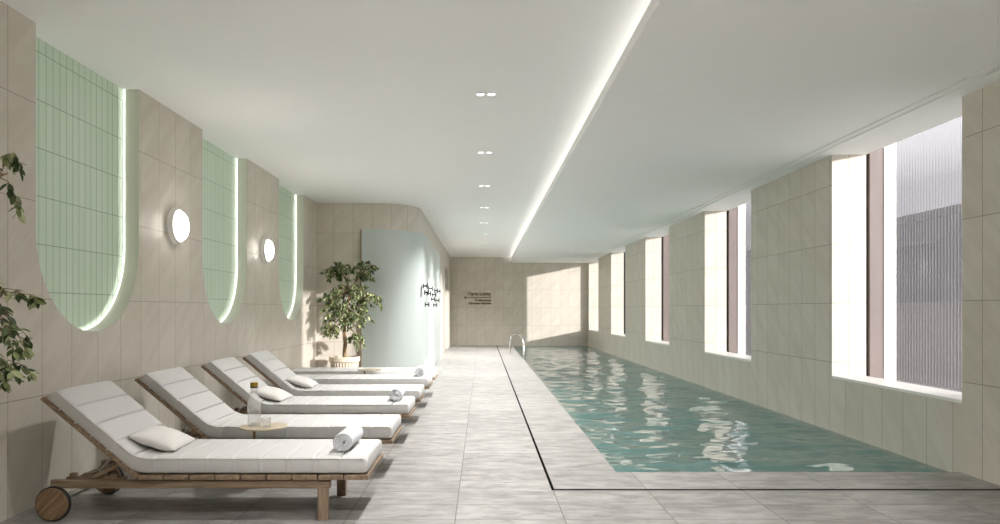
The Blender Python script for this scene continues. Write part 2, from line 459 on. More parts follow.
# ceilings: higher one over the deck, lower one over the pool, light cove between
bm = bmesh.new()
box(bm, WL-.4, 1.55, YF-.2, YB+.2, ZL, ZL+.25)
link('ceiling', bm, 'ceiling', kind='structure')
bm = bmesh.new()
LIP = 1.045
box(bm, LIP, XG, YF-.2, YB+.2, ZR, ZR+.03)
box(bm, LIP, LIP+.025, YF-.2, YB+.2, ZR+.03, ZR+.095)
box(bm, 1.5, XG, YF-.2, YB+.2, ZR+.03, ZL+.25); box(bm, XG, XR+.05, YF-.2, YB+.2, ZR+.32, ZL+.25)
link('ceiling_lower', bm, 'ceiling', kind='structure')
bm = bmesh.new()
for x in (3.80, 3.905): box(bm, x, x+.022, YF, YB, ZR-.012, ZR, .004)
link('trim_3', bm, 'white', kind='structure')
bm = bmesh.new()
for x in (-1.125, -1.02): box(bm, x, x+.02, YP+RC+.1, YB, ZL-.012, ZL, .004)
link('trim_4', bm, 'white', kind='structure')
# windows

for k, (a, b) in enumerate(WIN):
    w = bpy.data.objects.new('window_%d' % (k+1), None); COL.objects.link(w); w.location = (XG, a, SILL); w['kind'] = 'structure'
    W = b-a; H = ZR-SILL; T = H+.19; D = XR-XG
    # sill: flat inside, falling slightly towards the glass
    bm = bmesh.new()
    prof = [(-.402, .022), (-.02, .022), (D-.012, -.035), (D-.012, -.09), (-.02, -.02), (-.402, -.006)]
    ra = [bm.verts.new((x, .001, z)) for x, z in prof]; rb = [bm.verts.new((x, W-.001, z)) for x, z in prof]
    bm.faces.new(ra); bm.faces.new(rb[::-1])
    for i in range(6): bm.faces.new((ra[i], ra[(i+1) % 6], rb[(i+1) % 6], rb[i]))
    link('window_sill', bm, 'white', w)
    # splayed head above the outer half of the opening
    bm = bmesh.new()
    prof = [(.001, H), (D+.05, T), (D+.05, T+.1), (.001, T+.1)]
    ra = [bm.verts.new((x, .0, z)) for x, z in prof]; rb = [bm.verts.new((x, W+.02, z)) for x, z in prof]
    bm.faces.new(ra); bm.faces.new(rb[::-1])
    for i in range(4): bm.faces.new((ra[i], ra[(i+1) % 4], rb[(i+1) % 4], rb[i]))
    link('window_head', bm, 'ceiling', w)
    for s, y in ((-1, 0), (1, W)):
        f = lambda u, v: (min(y+s*u, y+s*v), max(y+s*u, y+s*v))
        bm = bmesh.new(); box(bm, .001, .049, *f(.06, .30), -.1, T); link('shadow_gap', bm, 'black', w)
        bm = bmesh.new(); box(bm, .05, .2145, *f(.012, .30), -.1, T+.05); link('outer_jamb', bm, 'mauve', w)
        bm = bmesh.new(); box(bm, .215, D+.03, *f(.004, .30), -.1, T+.05); link('frame_stile', bm, 'white', w)
    # reeded pane: a row of half-round flutes
    bm = bmesh.new()
    L0, L1 = .002, W-.002
    nrib = int((L1-L0)/.05); pitch = (L1-L0)/nrib
    prof = []
    for i in range(nrib):
        for q in range(7):
            t = q/7
            prof.append((D-.022*math.sin(PI*t), L0+(i+t)*pitch))
    prof.append((D, L1))
    lo = [bm.verts.new((x, y, -.04)) for x, y in prof]; hi = [bm.verts.new((x, y, T-.002)) for x, y in prof]
    for i in range(len(prof)-1): bm.faces.new((lo[i], lo[i+1], hi[i+1], hi[i]))
    link('ribbed_pane', bm, 'ribbed', w, smooth=False)
    li = bpy.data.lights.new('window_portal', 'AREA'); li.shape = 'RECTANGLE'; li.size = T; li.size_y = W; li.cycles.is_portal = True
    lo_ = bpy.data.objects.new('window_portal', li); COL.objects.link(lo_)
    lo_.matrix_world = Matrix.Translation((XR+.1, a+W/2, SILL+T/2)) @ Matrix(((0, 0, 1, 0), (0, 1, 0, 0), (-1, 0, 0, 0), (0, 0, 0, 1)))
# outer leaf of the wall between the windows
ys = [YF-.2] + [v for a, b in WIN for v in (a-.3, b+.3)] + [YB+.4]
bm = bmesh.new()
for q in range(0, len(ys), 2):
    if ys[q+1] > ys[q]: box(bm, XG+.1005, XR+.03, ys[q], ys[q+1], -1.5, ZR+.5)
for a, b in WIN: box(bm, XG+.1005, XR+.03, a-.3, b+.3, -1.5, SILL-.095)
link('wall_outer', bm, 'mauve', kind='structure')
bm = bmesh.new(); box(bm, 10, 10.25, 8, 130, -.4, 1.5); box(bm, 9.95, 10.3, 7.95, 130.05, 1.5, 1.56); link('wall_added_screen', bm, 'facade', kind='structure')  # added low wall, screens the bright paving from the camera
# outside: unseen paving, made pale to bounce daylight onto the ceiling; a low building across the street, seen dimly through the reeded glass
bm = bmesh.new(); box(bm, XR+.1, 90, -40, 130, -.5, -.3); box(bm, -30, XR+.1, -40, YF-.21, -.5, -.3); link('ground_outside', bm, 'ground', kind='structure')
bt = thing('street_building', 'grey building seen dimly through the ribbed window glass', 'building', (34, 14, -.3))
bm = bmesh.new(); box(bm, 0, 10, 0, 130, 0, 8.6); link('wall', bm, 'facade', bt)
bm = bmesh.new(); box(bm, -.2, 10.2, -.2, 130.2, 8.6, 9.2); link('parapet', bm, 'facade', bt)
for i in range(14):
    bm = bmesh.new(); box(bm, -.06, .02, 2+9*i, 8+9*i, 1.5, 6.8, .02); link('window', bm, 'facade_glass', bt)

# ------------------------------------------------------------------ light strips
bm = bmesh.new(); box(bm, 1.36, 1.41, YF+.1, YB-.02, ZR+.032, ZR+.045)
tag(link('light_strip', bm, 'led_cove'), 'long warm light strip glowing inside the ceiling cove beside the pool', 'light')
for i, (yc, txt) in enumerate(zip(NICHES, ('nearest the camera', 'between the two wall lamps', 'nearest the potted tree'))):
    bm = bmesh.new()
    pts = [(WL-ND+.016, y, z) for y, z in arch(yc, NR-.008, ZL-.004, 40)]
    tube(bm, pts, .0025, 6)
    tag(link('light_strip', bm, 'led'), 'glowing light strip edging the green arched niche ' + txt, 'light', 'light strips edging the green niches')

# ------------------------------------------------------------------ curved mint panel
pt = thing('curved_panel', 'tall pale mint panel wrapping the curved wall corner behind the potted tree', 'wall panel', (0, 0, 0))
PX0 = -2.30; PT = .06; PZ = 2.93
bm = bmesh.new()
inner = [(PX0, YP-.002)] + [(cx+(RC+.002)*math.sin(PI/2*k/24), cy-(RC+.002)*math.cos(PI/2*k/24)) for k in range(25)] + [(XL+.002, 19.9)]
outer = [(PX0, YP-PT)] + [(cx+(RC+PT)*math.sin(PI/2*k/24), cy-(RC+PT)*math.cos(PI/2*k/24)) for k in range(25)] + [(XL+PT, 19.8)]
vv = [[bm.verts.new((x, y, z)) for x, y in line] for line in (inner, outer) for z in (.004, PZ)]
for i in range(len(inner)-1):
    for q0, q1 in ((2, 3), (3, 1), (1, 0), (0, 2)):
        bm.faces.new((vv[q0][i], vv[q0][i+1], vv[q1][i+1], vv[q1][i]))
for i in (0, -1): bm.faces.new((vv[0][i], vv[2][i], vv[3][i], vv[1][i]))
o = link('panel_face', bm, 'mint', pt, smooth=True)
o.modifiers.new('edge', 'EDGE_SPLIT').split_angle = math.radians(40)
bm = bmesh.new(); box(bm, PX0-.035, PX0-.001, YP-PT-.01, YP-.002, .004, PZ, .004); tag(link('edge_trim', bm, 'bronze', pt), 'bronze edge trim')

# ------------------------------------------------------------------ sun loungers
def lounger(ang, name='sun_lounger'):
    r = thing(name, '', 'sun lounger', (0, 0, 0))
    HX, HZ = -.48, .305          # hinge, top of the deck
    W2 = .355
    FX = 1.05
    # side rails, crossbars
    for s in (-1, 1):
        bm = bmesh.new(); box(bm, -1.07, .79, s*(W2-.045)-.022, s*(W2-.045)+.022, .212, .266, .006); link('side_rail', bm, 'teak', r)
        bm = bmesh.new(); box(bm, .705, .772, s*(W2-.045)-.026, s*(W2-.045)+.026, 0, .212, .005); link('leg', bm, 'teak_up', r)
        bm = bmesh.new()
        rot = Matrix.Translation((-1.04, s*(W2-.012), .115)) @ Matrix.Rotation(PI/2, 4, 'X')
        lathe(bm, [(0, -.024), (.102, -.024), (.106, -.02), (.106, .02), (.102, .024), (0, .024)], 40, rot)
        w = link('wheel', bm, 'teak_disc', r)
        bm = bmesh.new(); lathe(bm, [(.1065, -.012), (.115, -.010), (.115, .010), (.1065, .012)], 40, rot); link('tyre', bm, 'black', w, smooth=True)
        # notched rack on the rail
        bm = bmesh.new()
        for i in range(4): box(bm, -.98+.09*i, -.93+.09*i, s*(W2-.1)-.016, s*(W2-.1)+.016, .266, .300, .008)
        box(bm, -1.0, -.6, s*(W2-.1)-.016, s*(W2-.1)+.016, .246, .274, .004)
        link('notched_rack', bm, 'teak', r)
    for x in (-.95, -.3, .735):
        bm = bmesh.new(); box(bm, x-.025, x+.025, -W2+.067, W2-.067, .216, .258, .004); link('crossbar', bm, 'teak_across', r)
    bm = bmesh.new(); tube(bm, [(-1.04, -W2, .115), (-1.04, W2, .115)], .012, 12)
    for s in (-1, 1): box(bm, -1.06, -1.02, s*(W2-.075)-.012, s*(W2-.075)+.012, .105, .22)
    link('axle', bm, 'steel', r)
    # seat deck: slats across
    n = 9; L = FX-HX
    for i in range(n):
        bm = bmesh.new(); box(bm, HX+L*i/n+.005, HX+L*(i+1)/n-.005, -W2, W2, .274, HZ, .004); link('slat', bm, 'teak_across', r)
    bm = bmesh.new()
    for s in (-1, 1): box(bm, HX+.01, FX-.05, s*(W2-.12)-.02, s*(W2-.12)+.02, .258, .2735)
    link('seat_bearer', bm, 'teak', r)
    # backrest
    BL = .825
    mt = Matrix.Translation((HX, 0, .288)) @ Matrix.Rotation(ang, 4, 'Y')
    bm = bmesh.new()
    for s in (-1, 1): box(bm, -BL, -.002, s*(W2-.02)-.02, s*(W2-.02)+.02, -.016, .004, .004, mat=mt)
    for x in (-BL+.03, -.06): box(bm, x-.02, x+.02, -W2+.0405, W2-.0405, -.015, .003, .003, mat=mt)
    for x in (-BL+.03, -.06): box(bm, x-.015, x+.015, -W2+.02, W2-.02, -.012, -.002, mat=mt)
    back = link('backrest', bm, 'teak', r)
    for i in range(6):
        bm = bmesh.new(); box(bm, -BL+BL*i/6+.006, -BL+BL*(i+1)/6-.006, -W2, W2, .004, .017, .003, mat=mt); link('back_slat', bm, 'teak_across', back)
    if ang > .1:
        for s in (-1, 1):
            p = mt @ Vector((-.24, s*(W2-.10), -.012)); q = Vector((-.80, s*(W2-.10), .285))
            bm = bmesh.new(); tube(bm, [p, q], .009, 8); link('support_strut', bm, 'steel', r)
            p = mt @ Vector((-.15, s*(W2-.06), -.014)); q = Vector((-.80, s*(W2-.06), .28))
            bm = bmesh.new(); d = (q-p); ln = d.length
            m2 = Matrix.Translation(p) @ d.to_track_quat('X', 'Z').to_matrix().to_4x4()
            box(bm, 0, ln, -.012, .012, -.014, .014, .004, mat=m2); link('support_bar', bm, 'teak', r)
        bm = bmesh.new(); p = mt @ Vector((-.24, 0, -.012)); tube(bm, [(p.x, -W2+.04, p.z), (p.x, W2-.04, p.z)], .009, 8); link('strut_rod', bm, 'steel', r)
    # mattress: a thick quilted pad that bends at the hinge
    TH = .116
    path = []
    R = .34
    x = FX-.012
    tl = R*math.tan(ang/2)
    ns = 60
    sx = HX+tl*.6
    z0 = HZ+.002
    for i in range(ns): path.append((x+(sx-x)*i/ns, z0, 0.0))
    if ang > .1:
        for i in range(20):
            a = ang*i/20; path.append((sx-R*math.sin(a), z0+R*(1-math.cos(a)), a))
    a = ang
    bx, bz = (sx-R*math.sin(a), z0+R*(1-math.cos(a))) if ang > .1 else (sx, z0)
    # run parallel to the back until its head end
    tip = mt @ Vector((-BL+.03, 0, .019))
    run = (Vector((tip.x, tip.z))-Vector((bx, bz))).dot(Vector((-math.cos(a), math.sin(a))))
    for i in range(41): path.append((bx-math.cos(a)*run*i/40, bz+math.sin(a)*run*i/40, a))
    cum = [0]
    for p, q in zip(path, path[1:]): cum.append(cum[-1]+math.hypot(q[0]-p[0], q[1]-p[1]))
    tot = cum[-1]
    nch = 13
    chan = [tot*(i+1)/nch for i in range(nch-1)]
    HW = .345; m_ = 36
    bm = bmesh.new(); rings = []
    edge = {1: [], -1: []}
    # extra cross-sections at the ends for a rounded edge
    samples = []
    for i in range(len(path)):
        samples.append((path[i], cum[i]))
    dense = []
    for (p, c), (q, d) in zip(samples, samples[1:]):
        for t in range(6):
            f = t/6; dense.append((tuple(p[k]+(q[k]-p[k])*f for k in range(3)), c+(d-c)*f))
    dense.append(samples[-1])
    for (px, pz, pa), s in dense:
        e = min(s, tot-s); rd = .028
        k = math.sqrt(max(0, 1-(1-min(1, e/rd))**2)) if e < rd else 1
        k = .55+.45*k
        g = sum(math.exp(-((s-c)/.0065)**2) for c in chan)
        puff = 1+.0*s
        tx, tz = -math.cos(pa), math.sin(pa); nx_, nz_ = math.sin(pa), math.cos(pa)
        ring = []
        for j in range(m_):
            u = 2*PI*j/m_; cu, su = math.cos(u), math.sin(u)
            ex = .16
            yy = HW*(abs(cu)**ex)*(1 if cu >= 0 else -1)
            hh = (abs(su)**.28)*(1 if su >= 0 else -1)
            top = hh > 0
            hgt = TH/2 + (TH/2)*hh*k
            if top:
                hgt -= g*.019*hh*min(1, (1-abs(yy/HW))*8+.25)
                hgt += .006*hh*(1-(yy/HW)**2)
            yy *= (1 - .012*(1-k)/.45)
            yy += (.0012*math.sin(s*38)-.002*g)*(1 if abs(cu) > .8 else 0)
            ring.append(bm.verts.new((px+nx_*hgt, yy, pz+nz_*hgt)))
        for sd in (1, -1):
            edge[sd].append((px+nx_*TH*.9, sd*(HW-.002), pz+nz_*TH*.9))
        rings.append(ring)
    for r0, r1 in zip(rings, rings[1:]):
        for j in range(m_): bm.faces.new((r0[j], r0[(j+1) % m_], r1[(j+1) % m_], r1[j]))
    bm.faces.new(rings[0]); bm.faces.new(rings[-1][::-1])
    mat_ = link('mattress', bm, 'fabric', r, smooth=True)
    bm = bmesh.new()
    for sd in (1, -1): tube(bm, edge[sd][6:-6:4], .004, 6)
    link('piping', bm, 'piping', mat_, smooth=True)
    return r, path, cum, tot, TH
LX = -1.80
LY = [4.62, 5.87, 7.25, 8.50, 9.90, 11.15]
LAB = ['teak sun lounger nearest the camera, raised back and white cushion, wooden wheel showing',
       'raised teak sun lounger second from the camera, just behind the table with the bottle',
       'raised teak sun lounger third from the camera, with pillow and rolled towel on white cushion',
       'raised teak sun lounger fourth from the camera, with a pillow but no towel',
       'flat teak sun lounger in front of the small empty brass table',
       'flat teak sun lounger farthest from the camera, in front of the potted tree']
ANG = math.radians(40)
up, PATH, CUM, TOT, TH = lounger(ANG)
flat = lounger(0.0)[0]
for i in range(6):
    src = up if i < 4 else flat
    loc = (LX, LY[i]+.355, 0)
    if i in (0, 4): o = src; o.location = loc; o['label'] = LAB[i]
    else: o = dup(src, loc, LAB[i])
    o['group'] = 'sun loungers lined up along the wall'

# ------------------------------------------------------------------ pillows
def pillow_bm(L=.33, W=.42, H=.055):
    bm = bmesh.new(); n = 22
    g = {}
    for side in (1, -1):
        for i in range(n+1):
            for j in range(n+1):
                u, v = -1+2*i/n, -1+2*j/n
                if side < 0 and (i in (0, n) or j in (0, n)): g[side, i, j] = g[1, i, j]; continue
                h = H*((1-abs(u)**2.6)*(1-abs(v)**2.6))**.55
                pin = 1-.05*(1-abs(u*v))*max(abs(u), abs(v))**6
                h += .004*math.sin(6*u+2*v)*(1-u*u)*(1-v*v)
                g[side, i, j] = bm.verts.new((u*L/2*pin, v*W/2*pin, side*h))
        for i in range(n):
            for j in range(n): bm.faces.new([g[side, *q] for q in ((i, j), (i+1, j), (i+1, j+1), (i, j+1))])
    return bm
pil = link('throw_pillow', pillow_bm(), 'pillow', smooth=True)
def on_mattress(s):
    for k in range(len(CUM)-1):
        if CUM[k+1] >= s: break
    px, pz, a = PATH[k]
    return px, pz, a
def put_pillow(o, i, dy, s, lab, yaw):
    px, pz, a = on_mattress(s)
    off = TH+.060
    o.location = (LX+px+math.sin(a)*off, LY[i]+.355+dy, pz+math.cos(a)*off)
    o.rotation_euler = (0, a, yaw)
    tag(o, lab, 'pillow', 'throw pillows on the loungers')
put_pillow(pil, 0, -.03, 1.56, 'small grey linen pillow on the lounger nearest the camera', .05)
p2 = pil.copy(); COL.objects.link(p2); put_pillow(p2, 2, -.05, 1.56, 'small grey linen pillow behind the glass bottle, on the third lounger from the camera', -.06)
p3 = pil.copy(); COL.objects.link(p3); put_pillow(p3, 3, -.05, 1.56, 'small grey linen pillow farthest from the camera, on the fourth lounger', .04)

# ------------------------------------------------------------------ rolled towels
def towel_bm(R=.072, L=.40):
    bm = bmesh.new(); turns = 4.6; n = 170; r0 = .012; pitch = (R-r0)/turns; th = pitch*.80
    rows = []
    for k in range(n+1):
        f = k/n; a = 2*PI*turns*f+.6
        r = r0+pitch*turns*f
        w = .003*math.sin(a*1.3)
        c, s = math.cos(a), math.sin(a)
        rin, rout = r-th, r
        rin = max(.002, rin)
        ys = [(-L/2+w, .5), (-L/2+w+.006, 0), (L/2+w-.006, 0), (L/2+w, .5)]
        ring = []
        for y, q in ys: ring.append(bm.verts.new((c*(rout-th*.35*q), y, s*(rout-th*.35*q)*.97)))
        for y, q in reversed(ys): ring.append(bm.verts.new((c*(rin+th*.2*q), y, s*(rin+th*.2*q)*.97)))
        rows.append(ring)
    for a, b in zip(rows, rows[1:]):
        for j in range(8): bm.faces.new((a[j], a[(j+1) % 8], b[(j+1) % 8], b[j]))
    bm.faces.new(rows[0]); bm.faces.new(rows[-1][::-1])
    return bm
tw = link('rolled_towel', towel_bm(), 'terry', smooth=True)
ZT = .305+.002+TH+.072
TL = [(0, .34, 'white rolled towel at the foot of the lounger nearest the camera'),
      (2, .33, 'white rolled towel at the foot of the third lounger from the camera'),
      (4, .43, 'white rolled towel on the nearer of the two flat loungers'),
      (5, .52, 'white rolled towel farthest from the camera, on the last flat lounger')]
for k, (i, dy, lab) in enumerate(TL):
    o = tw if k == 0 else tw.copy()
    if k: COL.objects.link(o)
    o.location = ((-.945, -.92, -.915, -.91)[k], LY[i]+dy, ZT); o.rotation_euler = (0, .5*k, (-.02, .03, 0, .05)[k])
    tag(o, lab, 'towel', 'rolled towels on the loungers')

# ------------------------------------------------------------------ side tables, bottle, glass
def side_table(lab, loc):
    t = thing('side_table', lab, 'side table', loc, 'small round side tables')
    bm = bmesh.new(); lathe(bm, [(0, .456), (.18, .456), (.186, .460), (.186, .468), (.183, .470), (0, .470)], 48); link('table_top', bm, 'brass', t)
    bm = bmesh.new(); lathe(bm, [(.011, .012), (.011, .456)], 16, Matrix.Translation((-.075, 0, 0))); link('stem', bm, 'stem', t, smooth=True)
    bm = bmesh.new(); lathe(bm, [(0, 0), (.13, 0), (.133, .004), (.13, .012), (0, .012)], 40, Matrix.Translation((-.03, 0, 0))); link('base', bm, 'stem', t)
    return t
t1 = side_table('round champagne side table holding the glass bottle and tumbler', (-1.75, 5.60, 0))
t2 = dup(t1, (-1.755, 10.87, 0), 'round champagne side table standing empty between the two flat loungers')
b = thing('glass_bottle', 'clear glass water bottle with gold cap on the round side table', 'bottle', (-1.83, 5.61, .470))
bm = bmesh.new()
lathe(bm, [(0, .001), (.046, .001), (.05, .006), (.05, .185), (.047, .205), (.036, .228), (.028, .248), (.027, .318), (.024, .318), (.025, .25), (.033, .23), (.044, .205), (.0465, .185), (.0465, .010), (0, .010)], 36)
link('body', bm, 'glass', b, smooth=True)
bm = bmesh.new(); lathe(bm, [(0, .0105), (.046, .0105), (.046, .12), (0, .12)], 32); link('water', bm, 'water_in', b, smooth=False)
bm = bmesh.new(); lathe(bm, [(.0275, .312), (.0305, .314), (.0305, .344), (.028, .347), (0, .347)], 32); tag(link('cap', bm, 'gold', b), 'gold screw cap')
bm = bmesh.new(); lathe(bm, [(.028, .304), (.030, .304), (.030, .3115), (.028, .3115), (.028, .304)], 32); link('seal_ring', bm, 'black', b)
g = thing('drinking_glass', 'short clear tumbler standing beside the bottle on the side table', 'glass', (-1.72, 5.56, .470))
bm = bmesh.new(); lathe(bm, [(0, .001), (.034, .001), (.037, .004), (.040, .075), (.0385, .076), (.035, .010), (0, .010)], 32); link('tumbler', bm, 'glass', g, smooth=True)
bm = bmesh.new(); lathe(bm, [(0, .0105), (.0345, .0105), (.0365, .045), (0, .045)], 32); link('water', bm, 'water_in', g)

# ------------------------------------------------------------------ potted fig trees
def leaf(bm, p, d, up, L, W):
    d = d.normalized(); s = d.cross(up)
    if s.length < 1e-3: s = Vector((1, 0, 0))
    s.normalize(); n = s.cross(d)
    st = [(0, .0, 0), (.28, .8, .05), (.55, 1, .06), (.8, .6, 0), (1.0, .0, -.1)]
    mid = [bm.verts.new(p+d*L*a-n*L*(.10*a*a)+n*0) for a, w, b in st]
    for sd in (1, -1):
        e = [None]+[bm.verts.new(p+d*L*a+s*sd*W*w/2+n*(L*.07*w-L*.10*a*a)) for a, w, b in st[1:-1]]+[None]
        for i in range(4):
            q = [mid[i], mid[i+1]] + [x for x in (e[i+1], e[i]) if x]
            if len(q) > 2: bm.faces.new(q if sd > 0 else q[::-1])
def fig_tree(loc, lab, blobs, seed, trunk_pts, leaf_L=.068, limits=None):
    rnd = random.Random(seed)
    t = thing('potted_fig_tree', lab, 'potted tree', loc)
    bm = bmesh.new()
    NF = 30
    def flute(r, z, a): return r*(1-.055*abs(math.sin(NF*a/2))**.7 if .03 < z < .45 else 1)
    lathe(bm, [(0, 0), (.2, 0), (.213, .008), (.215, .03), (.218, .035), (.255, .445), (.258, .455), (.272, .462), (.278, .48), (.278, .54), (.272, .55), (.25, .55), (.245, .535), (.24, .48), (0, .48)], NF*8, rfun=flute)
    link('pot', bm, 'pot', t, smooth=False)
    bm = bmesh.new(); lathe(bm, [(.239, .482), (.239, .505), (.12, .52), (0, .53)], 40); link('soil', bm, 'soil', t, smooth=True)
    bm = bmesh.new(); fol = bmesh.new()
    base = [Vector(p) for p in trunk_pts]
    for q in range(3):      # three stems twisted round each other
        pts = []; rad = []
        for i in range(25):
            f = i/24*(len(base)-1); k = min(int(f), len(base)-2); p = base[k].lerp(base[k+1], f-k)
            a = 2*PI*q/3+i*.38
            pts.append(p+Vector((math.cos(a), math.sin(a), 0))*.020*(1-.3*i/24)); rad.append(.024*(1-.45*i/24))
        tube(bm, pts, rad, 8)
    top = base[-1]
    for (c, ra, n) in blobs:
        c = Vector(c); ra = Vector(ra)
        st = top if c.z > top.z else base[-1].lerp(base[0], min(.55, max(0, (top.z-c.z-.1)/(top.z-base[0].z))))
        midp = st.lerp(c, .5)+Vector((rnd.uniform(-.05, .05), rnd.uniform(-.05, .05), .06))
        tube(bm, [st, st.lerp(midp, .5)+Vector((0, 0, .01)), midp, midp.lerp(c, .5), c], [.015, .013, .011, .008, .005], 6)
        ntw = max(4, n//16)
        for w in range(ntw):
            while True:
                v = Vector((rnd.uniform(-1, 1), rnd.uniform(-1, 1), rnd.uniform(-1, 1)))
                if .35 < v.length < 1: break
            e = c+Vector((v.x*ra.x, v.y*ra.y, v.z*ra.z))
            if limits: e = Vector((min(max(e.x, limits[0]), limits[1]), min(max(e.y, limits[2]), limits[3]), e.z))
            s0 = c.lerp(midp, rnd.uniform(0, .5))
            m0 = s0.lerp(e, .5)+Vector((0, 0, .05))
            tip = e+Vector((v.x*.03, v.y*.03, -.05))
            tw_ = [s0, m0, e, tip]
            tube(bm, tw_, [.004, .003, .0022, .0012], 5)
            for k in range(n//ntw):
                f = rnd.uniform(.35, 1.0)*3; kk = min(int(f), 2); p = tw_[kk].lerp(tw_[kk+1], f-kk)
                d = (tip-e).normalized()*.4+Vector((rnd.uniform(-1, 1), rnd.uniform(-1, 1), rnd.uniform(-1.15, .35)))
                L = leaf_L*rnd.uniform(.7, 1.2)
                if limits:
                    q_ = p+d.normalized()*L
                    if not (limits[0]-.02 < q_.x < limits[1]+.02 and limits[2] < q_.y < limits[3]): d.x *= -.5; d.y *= -.5
                leaf(fol, p, d, Vector((rnd.uniform(-.5, .5), rnd.uniform(-.5, .5), 1)), L, L*.5)
    link('trunk', bm, 'bark', t, smooth=True)
    link('foliage', fol, 'leaf', t, smooth=False)
    return t
fig_tree((-2.5, 12.68, 0), 'potted fig tree in fluted cream pot standing in the corner beside the mint panel',
         [((-.07, 0, 2.12), (.36, .36, .19), 620), ((.38, .02, 2.13), (.22, .32, .23), 460), ((.10, -.05, 1.64), (.52, .42, .25), 1150),
          ((.06, -.08, 1.32), (.50, .40, .26), 1050), ((-.20, -.1, 1.04), (.22, .28, .14), 260), ((.24, -.1, .86), (.14, .22, .22), 240), ((.48, 0, 1.55), (.24, .28, .24), 300)],
         3, [(0, 0, .5), (.012, 0, .8), (-.01, 0, 1.1), (.05, 0, 1.5), (.12, 0, 1.72)], limits=(-.64, .66, -.60, .58), leaf_L=.072)
fig_tree((-2.86, 3.45, 0), 'fig tree close to the camera, only its leafy branch tips in the picture',
         [((.35, .25, 2.12), (.13, .24, .17), 110), ((.10, 0, 2.0), (.25, .3, .2), 150), ((.27, .22, 1.38), (.2, .30, .26), 300), ((.0, 0, 1.5), (.28, .3, .3), 240),
          ((.27, .25, 1.06), (.16, .22, .13), 130), ((.1, -.2, 1.75), (.2, .2, .2), 80)],
         9, [(0, 0, .5), (.02, 0, .9), (0, 0, 1.3), (.03, 0, 1.75)], leaf_L=.062, limits=(-.28, .50, -.4, .75))

# ------------------------------------------------------------------ wall lamps
def sconce(y, lab):
    t = thing('wall_sconce', lab, 'wall lamp', (WL, y, 2.26), 'round wall lamps between the niches')
    rot = Matrix.Rotation(PI/2, 4, 'Y')
    bm = bmesh.new(); lathe(bm, [(0, .0), (.186, .0), (.19, .004), (.19, .022), (.184, .028), (.178, .028), (.178, .034), (.172, .040), (.172, .058), (.166, .064), (0, .064)], 56, rot); link('back_plate', bm, 'white', t)
    bm = bmesh.new(); lathe(bm, [(.138, .064), (.142, .075), (.138, .092), (.12, .106), (.085, .115), (.045, .119), (0, .12)], 56, rot); tag(link('diffuser', bm, 'dome', t, smooth=True), 'glowing opal glass dome')
sconce(7.20, 'round opal wall lamp between the first and second green niche, nearer the camera')
sconce(10.17, 'round opal wall lamp between the second and third green niche, farther away')

# ------------------------------------------------------------------ twin downlights
DL = [6.61, 9.06, 11.51, 13.96, 16.41, 18.86, 21.31, 23.76, 4.16, 1.71, -.74]  # last three extend the row out of view, added to light the loungers' near sides
ORD = ['nearest', 'second', 'third', 'fourth', 'fifth', 'sixth', 'seventh', 'farthest']
d0 = None
for i, y in enumerate(DL):
    lab = ('twin recessed downlight, %s the camera in the ceiling row' % ('nearest to' if i == 0 else 'farthest from' if i == 7 else ORD[min(i, 7)]+' from'))
    if i > 7: lab = 'twin recessed downlight in the ceiling row, overhead and out of the picture'
    if d0 is None:
        d0 = thing('twin_downlight', lab, 'downlight', (.032, y, ZL), 'twin downlights in the ceiling')
        bm = bmesh.new()
        for s in (-1, 1): lathe(bm, [(.036, -.001), (.046, -.001), (.046, -.006), (.043, -.009), (.036, -.006), (.036, -.001)], 32, Matrix.Translation((s*.052, 0, 0)))
        link('trim_ring', bm, 'white', d0)
        for s in (-1, 1):
            bm = bmesh.new(); lathe(bm, [(0, -.004), (.036, -.004)], 32, Matrix.Translation((s*.052, 0, 0))); link('lens', bm, 'lamp', d0)
    else: dup(d0, (.032, y, ZL), lab)
    li = bpy.data.lights.new('downlight_beam', 'SPOT'); li.energy = (82, 84, 90, 98, 98, 100, 108, 115, 38, 115, 160)[i]; li.color = (1, .978, .965); li.spot_size = math.radians(125); li.spot_blend = .9; li.shadow_soft_size = .08
    o = bpy.data.objects.new('downlight_beam', li); COL.objects.link(o); o.location = (.032, y, ZL-.03)

# ------------------------------------------------------------------ pegs on the panel
HK = [(426, 286), (427.2, 292.3), (427.8, 304.4), (431.2, 288.3), (429.5, 293.5), (436.3, 290.6), (434.6, 294.6), (439.2, 291.2), (438, 300.3), (433.5, 299.2), (435.8, 305)]
HP = sorted([(791/(482.5-px), 1.4+(309.5-py)*(791/(482.5-px))/700) for px, py in HK])
NTH = ['nearest', 'second nearest', 'third nearest', 'fourth nearest', 'fifth nearest', 'sixth nearest', 'seventh nearest', 'fourth from the far end', 'third from the far end', 'second from the far end', 'farthest']
h0 = None
for k, (y, z) in enumerate(HP):
    lab = 'black round coat peg on the mint panel, %s of the cluster' % NTH[k]
    if h0 is None:
        h0 = thing('wall_mounted_peg', lab, 'coat peg', (XL+PT, y, z), 'black coat pegs on the mint panel')
        rot = Matrix.Rotation(PI/2, 4, 'Y')
        bm = bmesh.new(); lathe(bm, [(0, 0), (.048, 0), (.05, .003), (.05, .012), (.047, .015), (0, .015)], 28, rot); link('wall_plate', bm, 'black', h0)
        bm = bmesh.new(); lathe(bm, [(.013, .015), (.013, .075)], 16, rot); link('stem', bm, 'black', h0, smooth=True)
        bm = bmesh.new(); lathe(bm, [(0, .075), (.052, .075), (.055, .079), (.055, .09), (.052, .094), (0, .094)], 28, rot); link('knob', bm, 'black', h0)
    else: dup(h0, (XL+PT, y, z), lab)

